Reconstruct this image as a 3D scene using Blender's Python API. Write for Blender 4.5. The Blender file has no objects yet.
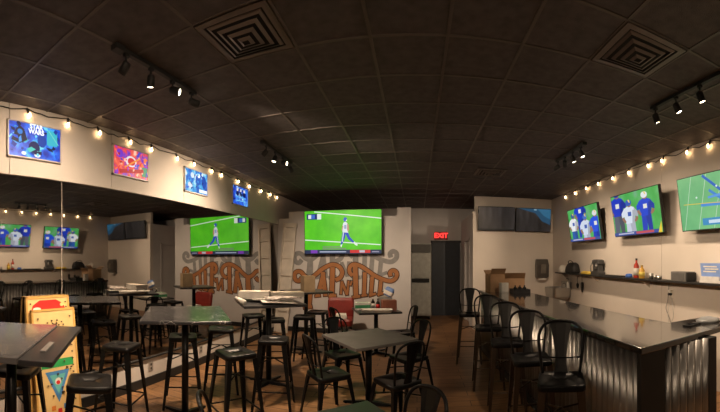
import bpy, bmesh, math, random
from mathutils import Vector, Matrix
random.seed(7)
PI = math.pi
S = bpy.context.scene
COL = S.collection

# ------------------------------------------------------------------ materials
MATS = {}
def mat(name, col, rough=0.5, metal=0.0, emit=None, strength=0.0, var=0.12, scale=9.0, bump=0.0, spec=0.5, trans=0.0, coat=0.0):
    if name in MATS: return MATS[name]
    m = bpy.data.materials.new(name); m.use_nodes = True
    nt = m.node_tree; b = nt.nodes['Principled BSDF']
    b.inputs['Roughness'].default_value = rough
    b.inputs['Metallic'].default_value = metal
    b.inputs['Specular IOR Level'].default_value = spec
    b.inputs['Transmission Weight'].default_value = trans
    b.inputs['Coat Weight'].default_value = coat
    tc = nt.nodes.new('ShaderNodeTexCoord')
    nz = nt.nodes.new('ShaderNodeTexNoise'); nz.inputs['Scale'].default_value = scale; nz.inputs['Detail'].default_value = 4
    nt.links.new(tc.outputs['Object'], nz.inputs['Vector'])
    rp = nt.nodes.new('ShaderNodeValToRGB')
    rp.color_ramp.elements[0].position = .3; rp.color_ramp.elements[1].position = .7
    rp.color_ramp.elements[0].color = [max(0, c*(1-var)) for c in col] + [1]
    rp.color_ramp.elements[1].color = [min(1, c*(1+var)) for c in col] + [1]
    nt.links.new(nz.outputs['Fac'], rp.inputs['Fac'])
    nt.links.new(rp.outputs['Color'], b.inputs['Base Color'])
    if emit:
        b.inputs['Emission Color'].default_value = list(emit) + [1]
        b.inputs['Emission Strength'].default_value = strength
    if bump:
        bp = nt.nodes.new('ShaderNodeBump'); bp.inputs['Strength'].default_value = bump; bp.inputs['Distance'].default_value = .01
        n2 = nt.nodes.new('ShaderNodeTexNoise'); n2.inputs['Scale'].default_value = scale*12; n2.inputs['Detail'].default_value = 6
        nt.links.new(tc.outputs['Object'], n2.inputs['Vector'])
        nt.links.new(n2.outputs['Fac'], bp.inputs['Height']); nt.links.new(bp.outputs['Normal'], b.inputs['Normal'])
    MATS[name] = m
    return m

def lin(c):
    return [((x/255)/12.92 if x/255 <= .04045 else ((x/255+.055)/1.055)**2.4) for x in c]

def glow(rgb, k=1.0):
    """a lit picture element: a screen or light-box colour given in display RGB"""
    n = 'glow_%d_%d_%d_%d' % (rgb[0], rgb[1], rgb[2], int(k*100))
    if n in MATS: return MATS[n]
    l = lin(rgb)
    return mat(n, [.01, .01, .01], .45, emit=l, strength=k, spec=.3)

def glow_noise(name, stops, scale, k=1.0, detail=5, seed=0.0, stretch=(1, 1, 1)):
    if name in MATS: return MATS[name]
    m = bpy.data.materials.new(name); m.use_nodes = True
    nt = m.node_tree; b = nt.nodes['Principled BSDF']
    b.inputs['Base Color'].default_value = (.01, .01, .01, 1); b.inputs['Roughness'].default_value = .45
    tc = nt.nodes.new('ShaderNodeTexCoord'); mp = nt.nodes.new('ShaderNodeMapping')
    mp.inputs['Location'].default_value = (seed, seed*.7, seed*.3); mp.inputs['Scale'].default_value = stretch
    nz = nt.nodes.new('ShaderNodeTexNoise'); nz.inputs['Scale'].default_value = scale; nz.inputs['Detail'].default_value = detail
    rp = nt.nodes.new('ShaderNodeValToRGB')
    while len(rp.color_ramp.elements) < len(stops): rp.color_ramp.elements.new(.5)
    for e, (p, c) in zip(rp.color_ramp.elements, stops):
        e.position = p; e.color = lin(c) + [1]
    L = nt.links
    L.new(tc.outputs['Object'], mp.inputs['Vector']); L.new(mp.outputs['Vector'], nz.inputs['Vector'])
    L.new(nz.outputs['Fac'], rp.inputs['Fac']); L.new(rp.outputs['Color'], b.inputs['Emission Color'])
    b.inputs['Emission Strength'].default_value = k
    MATS[name] = m
    return m

BLK = mat('black_metal', (.005, .005, .0055), .36, spec=.25)
BLKM = mat('black_matte', (.012, .012, .012), .6)
TOP = mat('table_laminate', (.035, .035, .038), .3, spec=.5, scale=5)
TOPM = mat('grey_table_laminate', (.17, .16, .155), .6, spec=.25, scale=5)
GUN = mat('gunmetal', (.13, .10, .075), .35, .85)
WHT = mat('warm_white_paint', (.62, .575, .53), .75, var=.04, scale=2.5)
WHTR = mat('bar_wall_paint', (.70, .64, .57), .72, var=.03, scale=2.5)
WHTB = mat('back_wall_paint', (.62, .60, .59), .75, var=.04, scale=2.5)
DARKW = mat('dark_paint', (.05, .05, .055), .7)
CEIL = mat('black_ceiling_tile', (.080, .070, .071), .75, var=.25, scale=14, bump=.35)
GRID = mat('ceiling_grid_paint', (.105, .088, .08), .5)
PLAST = mat('black_plastic', (.015, .015, .016), .4)
GREYP = mat('grey_plastic', (.22, .21, .20), .5)
STEEL = mat('stainless_steel', (.45, .44, .42), .32, .9, var=.06)
CARD = mat('cardboard', (.36, .22, .12), .8)
CARDW = mat('white_carton', (.7, .67, .62), .7)
PAPER = mat('paper', (.75, .72, .66), .8, scale=30)
COUNTER = mat('bar_top_black_gloss', (.03, .028, .027), .12, spec=.6, coat=.5)

# ------------------------------------------------------------------ mesh builder
class MB:
    def __init__(self):
        self.bm = bmesh.new(); self.mats = []; self.cur = 0; self.smooth = False
    def m(self, material):
        if material not in self.mats: self.mats.append(material)
        self.cur = self.mats.index(material); return self
    def face(self, vs):
        try: f = self.bm.faces.new(vs)
        except ValueError: return None
        f.material_index = self.cur; f.smooth = self.smooth; return f
    def v(self, p): return self.bm.verts.new(p)
    def box(self, lo, hi, M=None, bevel=0.0):
        c = [(x, y, z) for x in (lo[0], hi[0]) for y in (lo[1], hi[1]) for z in (lo[2], hi[2])]
        vs = [self.v(M @ Vector(p) if M else p) for p in c]
        fs = [self.face([vs[i] for i in q]) for q in ((0,1,3,2),(4,6,7,5),(0,4,5,1),(2,3,7,6),(0,2,6,4),(1,5,7,3))]
        if bevel:
            es = {e for f in fs for e in f.edges}
            r = bmesh.ops.bevel(self.bm, geom=list(es), offset=bevel, segments=2, affect='EDGES', profile=.6)
            for f in r['faces']: f.material_index = self.cur
        return self
    def loft(self, loops, cap0=True, cap1=True, closed=True):
        R = [[self.v(p) for p in l] for l in loops]
        n = len(R[0])
        for a, b in zip(R, R[1:]):
            for i in range(n if closed else n-1):
                j = (i+1) % n
                self.face([a[i], a[j], b[j], b[i]])
        if cap0: self.face(list(reversed(R[0])))
        if cap1: self.face(R[-1])
        return self
    def tube(self, pts, r, n=8, taper=None, closed=False):
        pts = [Vector(p) for p in pts]; loops = []
        N = len(pts); up = None
        for i, p in enumerate(pts):
            t = (pts[(i+1) % N] - pts[i-1]) if closed else (pts[min(i+1, N-1)] - pts[max(i-1, 0)])
            t.normalize()
            if up is None:
                up = Vector((0, 0, 1)) if abs(t.z) < .9 else Vector((1, 0, 0))
            a = t.cross(up).normalized(); b = a.cross(t).normalized(); up = b
            rr = r if taper is None else r*taper[i]
            loops.append([p + a*rr*math.cos(2*PI*k/n) + b*rr*math.sin(2*PI*k/n) for k in range(n)])
        sm = self.smooth; self.smooth = True
        if closed: self.loft(loops + [loops[0]], False, False)
        else: self.loft(loops)
        self.smooth = sm
        return self
    def lathe(self, prof, n=20, c=(0, 0, 0), M=None):
        loops = []
        for r, z in prof:
            l = [Vector((c[0]+r*math.cos(2*PI*k/n), c[1]+r*math.sin(2*PI*k/n), c[2]+z)) for k in range(n)]
            loops.append([M @ p for p in l] if M else l)
        sm = self.smooth; self.smooth = True; self.loft(loops); self.smooth = sm
        return self
    def prism(self, poly, axis, a, b):
        """extrude a 2-D polygon along an axis ('x','y','z') from a to b"""
        def P(q, t):
            return {'x': (t, q[0], q[1]), 'y': (q[0], t, q[1]), 'z': (q[0], q[1], t)}[axis]
        self.loft([[P(q, a) for q in poly], [P(q, b) for q in poly]])
        return self
    def build(self, name, material=None, parent=None, loc=(0, 0, 0), rotz=0.0, autosmooth=None):
        bmesh.ops.remove_doubles(self.bm, verts=self.bm.verts, dist=1e-6)
        bmesh.ops.recalc_face_normals(self.bm, faces=self.bm.faces)
        me = bpy.data.meshes.new(name); self.bm.to_mesh(me); self.bm.free()
        for mm in (self.mats or [material]): me.materials.append(mm)
        o = bpy.data.objects.new(name, me); COL.objects.link(o)
        o.location = loc; o.rotation_euler = (0, 0, rotz)
        if parent: o.parent = parent
        return o

def rsq(w, d, r, z, n=5, cx=0, cy=0):
    """rounded rectangle loop"""
    out = []
    for k, (sx, sy) in enumerate(((1, 1), (-1, 1), (-1, -1), (1, -1))):
        for i in range(n):
            a = k*PI/2 + i/(n-1)*PI/2
            out.append((cx+sx*(w/2-r)+r*math.cos(a), cy+sy*(d/2-r)+r*math.sin(a), z))
    return out

def catmull(P, n=6):
    P = [Vector(p) for p in P]; Q = [2*P[0]-P[1]] + P + [2*P[-1]-P[-2]]; out = []
    for i in range(1, len(Q)-2):
        for k in range(n):
            t = k/n
            out.append(.5*((2*Q[i]) + (Q[i+1]-Q[i-1])*t + (2*Q[i-1]-5*Q[i]+4*Q[i+1]-Q[i+2])*t*t + (3*Q[i]-Q[i-1]-3*Q[i+1]+Q[i+2])*t**3))
    out.append(P[-1]); return out

def thing(name, label, cat, loc=(0, 0, 0), rotz=0.0, group=None):
    o = bpy.data.objects.new(name, None); COL.objects.link(o)
    o.location = loc; o.rotation_euler = (0, 0, rotz); o.empty_display_size = .1
    return tag(o, label, cat, group)
def tag(o, label, cat, group=None):
    o['label'] = label; o['category'] = cat
    if group: o['group'] = group
    return o
def struct(o):
    o['kind'] = 'structure'; return o
def copy_tree(o, parent=None):
    c = o.copy(); COL.objects.link(c)
    if parent: c.parent = parent
    for ch in list(o.children): copy_tree(ch, c)
    return c
def place(proto, used, loc, rotz, label):
    o = proto if not used else copy_tree(proto)
    o.location = loc; o.rotation_euler = (0, 0, rotz); o['label'] = label
    return o

def text_into(mb, s, size, place_fn, extrude=0.0, bold=0.0):
    """flat letters: place_fn maps font (x, y) to a world point"""
    cu = bpy.data.curves.new('txt', 'FONT'); cu.body = s; cu.size = size; cu.align_x = 'CENTER'; cu.align_y = 'CENTER'
    cu.offset = bold; cu.fill_mode = 'FRONT'
    ob = bpy.data.objects.new('txt', cu); COL.objects.link(ob)
    bpy.context.view_layer.update()
    dg = bpy.context.evaluated_depsgraph_get(); ev = ob.evaluated_get(dg); me = ev.to_mesh()
    vs = [mb.v(place_fn(v.co.x, v.co.y)) for v in me.vertices]
    for p in me.polygons: mb.face([vs[i] for i in p.vertices])
    ev.to_mesh_clear(); bpy.data.objects.remove(ob); bpy.data.curves.remove(cu)

# ------------------------------------------------------------------ room shell (metres; camera stands at x=0, y=0)
XL, XR, ZC = -3.12, 3.25, 3.09
YF, YB = -3.2, 10.4
YM = 7.66          # face of the painted partition
YK = 8.2           # face of the kitchen block
XK = 1.285

def floor_mat():
    m = bpy.data.materials.new('wood_plank_floor'); m.use_nodes = True
    nt = m.node_tree; b = nt.nodes['Principled BSDF']; L = nt.links
    tc = nt.nodes.new('ShaderNodeTexCoord')
    mp = nt.nodes.new('ShaderNodeMapping')
    br = nt.nodes.new('ShaderNodeTexBrick'); br.inputs['Scale'].default_value = 1
    br.inputs['Brick Width'].default_value = 1.2; br.inputs['Row Height'].default_value = .15
    br.inputs['Mortar Size'].default_value = .004; br.inputs['Bias'].default_value = 0
    br.inputs['Color1'].default_value = (.44, .24, .11, 1); br.inputs['Color2'].default_value = (.32, .165, .075, 1)
    br.inputs['Mortar'].default_value = (.03, .016, .01, 1)
    L.new(tc.outputs['Object'], mp.inputs['Vector']); L.new(mp.outputs['Vector'], br.inputs['Vector'])
    mp2 = nt.nodes.new('ShaderNodeMapping'); mp2.inputs['Scale'].default_value = (2.5, 26, 1)
    L.new(tc.outputs['Object'], mp2.inputs['Vector'])
    nz = nt.nodes.new('ShaderNodeTexNoise'); nz.inputs['Scale'].default_value = 1.6; nz.inputs['Detail'].default_value = 6
    L.new(mp2.outputs['Vector'], nz.inputs['Vector'])
    mx = nt.nodes.new('ShaderNodeMix'); mx.data_type = 'RGBA'; mx.blend_type = 'MULTIPLY'; mx.inputs['Factor'].default_value = .65
    rp = nt.nodes.new('ShaderNodeValToRGB'); rp.color_ramp.elements[0].color = (.35, .33, .3, 1); rp.color_ramp.elements[0].position = .3
    rp.color_ramp.elements[1].color = (1, 1, 1, 1); rp.color_ramp.elements[1].position = .65
    L.new(nz.outputs['Fac'], rp.inputs['Fac'])
    L.new(br.outputs['Color'], mx.inputs['A']); L.new(rp.outputs['Color'], mx.inputs['B'])
    L.new(mx.outputs['Result'], b.inputs['Base Color'])
    b.inputs['Roughness'].default_value = .38
    return m

mb = MB(); mb.box((XL-.2, YF-.2, -.1), (XR+.2, YB+.2, 0)); struct(mb.build('floor', floor_mat()))

# ceiling: painted mineral tiles in a T-bar grid, one surface
mb = MB(); mb.m(CEIL); mb.box((XL-.2, YF-.2, ZC), (XR+.2, YB+.2, ZC+.1))
mb.m(GRID); P = .515
k = math.ceil((XL+1.34)/P)
while -1.34+k*P < XR:
    x = -1.34+k*P; mb.box((x-.011, YF, ZC-.005), (x+.011, YB, ZC)); k += 1
k = math.ceil((YF-1.86)/P)
while 1.86+k*P < YB:
    y = 1.86+k*P; mb.box((XL, y-.011, ZC-.0055), (XR, y+.011, ZC)); k += 1
struct(mb.build('ceiling'))

mb = MB(); mb.box((XL-.2, YF, 0), (XL, YB, ZC)); struct(mb.build('wall_left', WHT))
# upper band of the left wall above the mirror, in sheets with narrow joints
mb = MB(); yy = YF
joints = [1.45, 2.72, 4.08, 5.47, 6.9, YB]
for y1 in joints:
    mb.box((XL, yy+.003, 2.415), (XL+.03, y1-.003, ZC)); yy = y1
struct(mb.build('wall_soffit', WHT))
mb = MB(); mb.box((XR, YF, 0), (XR+.2, YB, ZC)); mb.box((XR-.004, 4.02, 0), (XR, 4.03, ZC-.02)); mb.box((XR-.004, YF, 2.08), (XR, YK, 2.088)); struct(mb.build('wall_right', WHTR))
mb = MB(); mb.box((XL-.2, YB, 0), (XR+.2, YB+.2, ZC)); struct(mb.build('wall_back', WHTB))
mb = MB(); mb.box((XL-.2, YF-.2, 0), (XR+.2, YF, ZC)); struct(mb.build('wall_front', DARKW))
# painted partition wall, stopping short of the ceiling
mb = MB(); mb.box((XL, YM, 0), (-.13, YM+.14, 2.54)); mb.box((-2.85, YM, 2.54), (-2.46, YM+.14, 2.69)); mb.box((-.42, YM, 2.54), (-.13, YM+.14, 2.72))
struct(mb.build('wall_partition', WHTB))
# kitchen block
mb = MB(); mb.box((XK, YK, 0), (XR, YK+.14, 2.72)); mb.box((XK+.06, YK+.1, 2.72), (XR, YK+.2, ZC)); struct(mb.build('wall_kitchen', WHTR))
mb = MB(); mb.box((XK, YK+.14, 0), (XK+.12, 8.75, 2.72)); mb.box((XK, 9.6, 0), (XK+.12, YB, 2.72)); mb.box((XK, 8.75, 2.1), (XK+.12, 9.6, 2.72)); struct(mb.build('wall_kitchen_side', WHTB))
mb = MB(); mb.box((XL, YF, 0), (XL+.018, YM, .11)); struct(mb.build('baseboard_left', BLKM))
mb = MB(); mb.box((XL+.02, YM-.018, 0), (-.13, YM, .1)); struct(mb.build('baseboard_back', BLKM))
mb = MB(); mb.box((XL, YF, .345), (XL+.03, YM, .365)); struct(mb.build('trim_1', BLKM))
# white door casing on the kitchen block's side
mb = MB()
for y0, y1, z0, z1 in ((8.7, 8.76, 0, 2.15), (9.59, 9.65, 0, 2.15), (8.7, 9.65, 2.09, 2.15)):
    mb.box((XK-.015, y0, z0), (XK+.135, y1, z1))
struct(mb.build('trim_2', WHTB))
mb = MB(); mb.box((XK+.04, 8.76, .01), (XK+.08, 9.59, 2.09)); struct(mb.build('door_1', WHTB))
# dark double door at the back
mb = MB(); mb.box((.42, YB-.05, 0), (1.24, YB, 2.1)); 
struct(mb.build('door_2', mat('dark_blue_door', (.035, .045, .06), .5)))
mb = MB(); mb.box((.82, YB-.056, .01), (.832, YB-.05, 2.08)); mb.box((.86, YB-.1, .95), (.9, YB-.05, 1.15)); mb.box((.4, YB-.055, 2.1), (1.27, YB, 2.16))
struct(mb.build('trim_3', DARKW))

# ------------------------------------------------------------------ mirror
MIR = bpy.data.materials.new('mirror_glass'); MIR.use_nodes = True
nt = MIR.node_tree; b = nt.nodes['Principled BSDF']
b.inputs['Metallic'].default_value = 1; b.inputs['Roughness'].default_value = .02
tc = nt.nodes.new('ShaderNodeTexCoord'); nz = nt.nodes.new('ShaderNodeTexNoise'); nz.inputs['Scale'].default_value = 3
rp = nt.nodes.new('ShaderNodeValToRGB'); rp.color_ramp.elements[0].color = (.60, .59, .57, 1); rp.color_ramp.elements[1].color = (.70, .685, .66, 1)
nt.links.new(tc.outputs['Object'], nz.inputs['Vector']); nt.links.new(nz.outputs['Fac'], rp.inputs['Fac']); nt.links.new(rp.outputs['Color'], b.inputs['Base Color'])
mb = MB(); mb.box((XL, YF+.02, .365), (XL+.008, 2.055, 2.413)); o = mb.build('wall_mirror', MIR)
tag(o, 'wall mirror sheet left of the seam, behind the leaning game boards', 'mirror', 'mirror sheets on the left wall')
mb = MB(); mb.box((XL, 2.062, .365), (XL+.008, YM, 2.413)); o = mb.build('wall_mirror', MIR)
tag(o, 'long wall mirror sheet right of the seam, running to the painted wall', 'mirror', 'mirror sheets on the left wall')

# ------------------------------------------------------------------ pictures on screens, light boxes and boards
def clip01(poly):
    for ax, lim, sg in ((0, 0, 1), (0, 1, -1), (1, 0, 1), (1, 1, -1)):
        out = []
        for i, p in enumerate(poly):
            q = poly[i-1]; dp, dq = (p[ax]-lim)*sg, (q[ax]-lim)*sg
            if (dp >= 0) != (dq >= 0):
                f = dq/(dq-dp); out.append((q[0]+(p[0]-q[0])*f, q[1]+(p[1]-q[1])*f))
            if dp >= 0: out.append(p)
        poly = out
        if not poly: break
    return poly
def picture(mb, W, H, items, at):
    """items: (material, polygon in 0..1 picture space) stacked a hair in front of one another"""
    for k, (mm, poly) in enumerate(items):
        poly = clip01(poly)
        if len(poly) < 3: continue
        mb.m(mm)
        mb.face([mb.v(at((u-.5)*W, (v-.5)*H, .0003*k)) for u, v in poly])
def rect(u0, v0, u1, v1): return [(u0, v0), (u1, v0), (u1, v1), (u0, v1)]
def ell(cu, cv, ru, rv, n=14): return [(cu+ru*math.cos(2*PI*k/n), cv+rv*math.sin(2*PI*k/n)) for k in range(n)]
def line(u0, v0, u1, v1, w, asp=1.78):
    dx, dy = (u1-u0)*asp, v1-v0; l = math.hypot(dx, dy); nx, ny = -dy/l*w/2/asp, dx/l*w/2
    return [(u0+nx, v0+ny), (u1+nx, v1+ny), (u1-nx, v1-ny), (u0-nx, v0-ny)]
def figure(u, v, s, shirt, trousers, helmet, skin=(150, 110, 90), run=0.0, k=1.0, asp=1.78):
    """a small player drawn on a screen; s = height in picture units"""
    a = s/asp*1.2
    def q(pts): return [(u+x*a, v+y*s) for x, y in pts]
    G = lambda c: glow(c, k)
    shade = tuple(int(c*.78) for c in shirt)
    return [(G(trousers), q([(-.14, .5), (.02, .5), (.0, .2), (-.05, .0), (-.15, .0), (-.15, .25)])),
            (G(tuple(int(c*.85) for c in trousers)), q([(-.02, .5), (.14, .5), (.15, .25), (.14, .0), (.04, .0), (.02, .22)])),
            (G(shirt), q([(-.15, .47), (.14, .47), (.18, .74), (.15, .83), (.05, .87), (-.06, .87), (-.17, .83), (-.2, .74)])),
            (G(shade), q([(.05, .47), (.14, .47), (.18, .74), (.1, .78)])),
            (G(shirt), q([(-.17, .83), (-.27, .72), (-.26, .62), (-.18, .64), (-.14, .74)])), (G(shade), q([(.15, .83), (.26, .7), (.25, .6), (.17, .63), (.13, .74)])),
            (G(skin), q([(-.26, .62), (-.2, .63), (-.13, .52), (-.17, .48), (-.25, .56)])), (G(skin), q([(.25, .6), (.19, .62), (.13, .52), (.16, .48), (.24, .54)])),
            (G((225, 225, 215) if sum(shirt) < 500 else (60, 90, 170)), q([(-.06, .64), (.05, .64), (.05, .74), (-.06, .74)])),
            (G(skin), q([(x*.075+.01, .915+y*.07) for x, y in ell(0, 0, 1, 1, 10)])),
            (G(helmet), q([(x*.095-.005, .95+y*.075) for x, y in ell(0, 0, 1, 1, 12)])), (G((230, 205, 110)), q([(-.02, 1.02), (.03, 1.02), (.05, .95), (.02, .95)]))]

def screen_set(name, label, W, H, loc, rotz, tilt, items_fn, extra_text=None, mount=True, depth=.05, bez=.012, group=None, mountlen=.12):
    """flat television: front faces local -y; tilt leans the top forward"""
    t = thing('mounted_tv', label, 'television', loc, rotz, group)
    M = Matrix.Rotation(tilt, 4, 'X')
    R = lambda p: M @ Vector(p)
    mb = MB(); mb.box((-W/2, 0, -H/2), (W/2, depth, H/2), M, bevel=.006)
    mb.box((-W*.35, depth, -H*.35), (W*.35, depth+.025, H*.3), M)
    mb.build('housing', PLAST, t)
    mb = MB()
    picture(mb, W-2*bez, H-2*bez, items_fn(), lambda a, c, d: R((a, -.001-d, c)))
    if extra_text:
        for s, size, u, v, mm in extra_text:
            mb.m(mm)
            text_into(mb, s, size, lambda x, y, u=u, v=v: R(((u-.5)*W+x, -.012, (v-.5)*H+y)))
    mb.build('screen', None, t)
    if mount:
        mb = MB(); mb.box((-.2, depth+.02, -.12), (.2, depth+.04, .12), M)
        mb.box((-.03, depth+.03, -.03), (.03, depth+.03+mountlen, .03))
        mb.box((-.18, depth+.02+mountlen, -.1), (.18, depth+.035+mountlen, .1))
        mb.build('wall_bracket', BLKM, t)
    return t

FLD = glow_noise('field_green', [(.3, (62, 178, 18)), (.7, (92, 205, 30))], 3)
FLD2 = glow_noise('field_green_pale', [(.3, (92, 168, 112)), (.7, (118, 190, 128))], 3)
SKYB = glow_noise('sideline_mix', [(.3, (60, 160, 70)), (.55, (80, 175, 90)), (.75, (120, 170, 140))], 5, seed=3)
W_ = glow((225, 235, 225)); NAVY = glow((25, 40, 110)); RED_ = glow((205, 50, 50)); DKB = glow((40, 50, 80)); BLUE_ = glow((40, 80, 200)); VIO = glow((120, 60, 170)); GRYG = glow((120, 140, 110))

def pic_main():
    it = [(FLD, rect(0, 0, 1, 1)), (glow((78, 150, 40)), line(0, .55, 1, .42, .3)), (FLD, rect(0, .62, 1, .62001)),
          (W_, line(.13, .98, 1.0, .80, .022)), (W_, line(0, .325, .99, .20, .022))]
    it = [it[0], it[3], it[4]]
    SH, SK, LB, HB = glow((222, 228, 232)), glow((186, 140, 118)), glow((38, 72, 190)), glow((48, 92, 190))
    it += [(LB, [(.505, .50), (.545, .50), (.535, .36), (.50, .22), (.478, .20), (.49, .33)]), (W_, [(.478, .20), (.50, .22), (.49, .15), (.47, .15)]),
           (LB, [(.53, .50), (.575, .49), (.60, .38), (.655, .27), (.64, .245), (.575, .33)]), (W_, [(.64, .25), (.66, .275), (.70, .20), (.69, .175), (.665, .20)]),
           (W_, [(.512, .49), (.522, .49), (.505, .27), (.495, .27)]),
           (SH, [(.505, .49), (.575, .48), (.58, .58), (.57, .70), (.54, .735), (.515, .71), (.50, .60)]), (SK, [(.565, .70), (.585, .66), (.59, .55), (.572, .50), (.563, .56)]),
           (SK, [(.505, .66), (.515, .62), (.50, .53), (.49, .54)]), (glow((150, 165, 195)), rect(.525, .57, .555, .66)),
           (HB, ell(.54, .785, .024, .05)), (W_, [(.545, .76), (.562, .79), (.563, .765), (.553, .745)])]
    it += [(DKB, rect(0, 0, 1, .09)), (GRYG, rect(.24, .10, .55, .13)), (GRYG, rect(.24, .145, .48, .17)),
           (RED_, rect(.6, .015, .86, .085)), (glow((190, 190, 200)), rect(.72, .025, .79, .075)), (VIO, rect(.08, .01, .17, .085)), (glow((170, 180, 200)), rect(.2, .03, .55, .055)), (glow((150, 150, 170)), rect(.88, .03, .97, .055)),
           (NAVY, rect(.03, .80, .17, .93)), (W_, rect(.05, .82, .09, .91)), (glow((60, 110, 200)), rect(.09, .82, .14, .91)), (W_, rect(.17, .80, .225, .93))]
    return it
def crowd(seed, shirts):
    rnd = random.Random(seed); it = [(SKYB, rect(0, 0, 1, 1))]
    for (u, v, s, sh, tr, he) in shirts: it += figure(u, v, s, sh, tr, he, asp=1.78)
    it += [(glow((60, 80, 150)), rect(0, 0, 1, .08)), (glow((190, 80, 90)), rect(.5, .015, .85, .07)), (glow((190, 190, 210)), rect(.1, .03, .45, .06))]
    return it
def pic_a():
    return crowd(1, [(.18, -.15, 1.0, (230, 232, 235), (40, 90, 170), (60, 90, 150)), (.46, .1, 1.15, (25, 60, 190), (30, 60, 170), (35, 60, 160)),
                     (.60, -.35, 1.1, (205, 215, 232), (190, 200, 222), (70, 110, 190)), (.92, -.3, 1.1, (30, 80, 215), (20, 60, 180), (215, 215, 220))])
def pic_b():
    return crowd(2, [(.14, -.05, 1.15, (25, 55, 185), (90, 95, 110), (30, 60, 160)), (.40, -.2, 1.02, (215, 222, 235), (200, 205, 220), (50, 90, 180)),
                     (.74, -.06, .98, (30, 70, 200), (35, 65, 180), (225, 228, 232))]) + [(glow((230, 200, 60)), [(.93, 0), (1, 0), (1, .25)])]
def pic_c():
    it = [(FLD2, rect(0, 0, 1, 1))]
    for u in (.1, .3, .5, .7, .9): it.append((glow((190, 215, 190)), line(u-.06, 0, u+.1, 1, .012)))
    it += [(glow((40, 100, 190)), line(.35, .98, .95, .12, .05)), (glow((70, 140, 210)), line(.3, .45, .7, .43, .06)), (glow((60, 130, 205)), line(.42, .7, .7, .35, .05)),
           (glow((90, 150, 220)), line(.4, .57, .6, .6, .04)), (glow((225, 190, 60)), line(.06, .5, .95, .42, .012)), (glow((60, 140, 190)), rect(.30, .07, .68, .2)), (glow((200, 220, 235)), rect(.38, .1, .6, .16)),
           (glow((205, 225, 215)), ell(.25, .6, .012, .02)), (glow((205, 225, 215)), ell(.52, .75, .012, .02)), (glow((205, 225, 215)), ell(.6, .3, .012, .02))]
    return it
DIM = glow_noise('dim_screen', [(.35, (22, 20, 20)), (.6, (44, 40, 40)), (.8, (70, 66, 62))], 4, stretch=(2.2, 1, .5), seed=4)
def pic_d():
    return [(DIM, rect(0, 0, 1, 1)), (glow((20, 22, 20)), rect(0, 0, 1, .06))]
def pic_e():
    return [(DIM, rect(0, 0, 1, 1)), (glow((35, 70, 95)), [(.05, 1), (1, 1), (1, .3), (.75, .45), (.55, .8)]), (glow((45, 95, 125)), [(.6, 1), (1, 1), (1, .55), (.8, .7)]), (glow((120, 150, 165)), rect(.5, .93, .58, .99))]

# the large television on the painted wall
screen_set('television', 'large television showing a running player on green turf, above the lettered mural', 1.70, .95, (-1.585, YM-.135, 2.20), 0, math.radians(2), pic_main, mount=True, mountlen=.02,
           extra_text=None)
# three televisions on the bar wall (they face -x), leaning forward
for W, H, y, z, fn, lab in ((1.27, .655, 6.12, 2.285, pic_a, 'tilted television nearest the kitchen block on the bar wall, blue and white players'),
                            (1.25, .655, 4.40, 2.295, pic_b, 'tilted television in the middle of the bar wall, player standing hands on hips'),
                            (1.27, .66, 2.77, 2.285, pic_c, 'tilted television on the bar wall showing a play diagram on a pale field')):
    screen_set('television', lab, W, H, (XR-.21, y, z), -PI/2, math.radians(9), fn, group='televisions above the bar shelf', mountlen=.115)
screen_set('television', 'dim dark television left of the pair high on the kitchen wall', .87, .55, (1.82, YK-.13, 2.55), 0, math.radians(6), pic_d, group='dark televisions above the kitchen wall', mountlen=.04)
screen_set('television', 'dim television with a blue patch, right of the pair on the kitchen wall', .87, .55, (2.71, YK-.13, 2.545), 0, math.radians(6), pic_e, group='dark televisions above the kitchen wall', mountlen=.04)

# ------------------------------------------------------------------ light-box posters on the upper left wall
def poster(yc, pal, items, label, texts=()):
    W, H = .60, .35
    t = thing('lightbox_poster', label, 'poster', (XL+.03, yc, 2.755), PI/2, 'lit posters above the mirror')   # front faces +x : local -y
    mb = MB()
    for lo, hi in (((-W/2, -.03, -H/2), (W/2, 0, -H/2+.012)), ((-W/2, -.03, H/2-.012), (W/2, 0, H/2)), ((-W/2, -.03, -H/2), (-W/2+.012, 0, H/2)), ((W/2-.012, -.03, -H/2), (W/2, 0, H/2))):
        mb.box(lo, hi)
    mb.build('frame', mat('poster_frame', (.55, .52, .49), .4), t)
    mb = MB()
    rnd = random.Random(len(label)*7+int(yc*100)); lo = 1 if len(items) < 3 else 2
    extra = []
    for _ in range(46):
        u, v, a = rnd.uniform(.03, .97), rnd.uniform(.04, .96), rnd.uniform(0, PI); l, w_ = rnd.uniform(.02, .11), rnd.uniform(.012, .05)
        q = [(l, 0), (l*.2, w_), (-l*.8, w_*.5), (-l*.4, -w_)]
        extra.append((glow(rnd.choice(pal), 1.1), [(u+x*math.cos(a)-y*math.sin(a), v+(x*math.sin(a)+y*math.cos(a))*1.7) for x, y in q]))
    items = items[:1] + extra[:30] + items[1:] + extra[30:]
    picture(mb, W-.024, H-.024, items, lambda a, c, d: (a, -.02-d, c))
    for s, size, u, v, mm in texts:
        mb.m(mm); text_into(mb, s, size, lambda x, y, u=u, v=v: ((u-.5)*W+x, -.041, (v-.5)*H+y), bold=.003)
    mb.build('picture', None, t)
PB1 = glow_noise('poster_blue', [(.25, (8, 20, 70)), (.42, (20, 60, 190)), (.55, (40, 110, 235)), (.68, (70, 190, 235)), (.8, (170, 225, 235))], 9, 1.1, seed=1)
PB2 = glow_noise('poster_red', [(.25, (50, 30, 120)), (.4, (120, 60, 190)), (.5, (215, 60, 70)), (.62, (240, 110, 80)), (.75, (250, 215, 190))], 10, 1.1, seed=2)
PB3 = glow_noise('poster_cyan', [(.25, (15, 50, 120)), (.42, (40, 110, 210)), (.55, (80, 180, 230)), (.72, (210, 240, 245))], 10, 1.1, seed=5)
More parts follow.
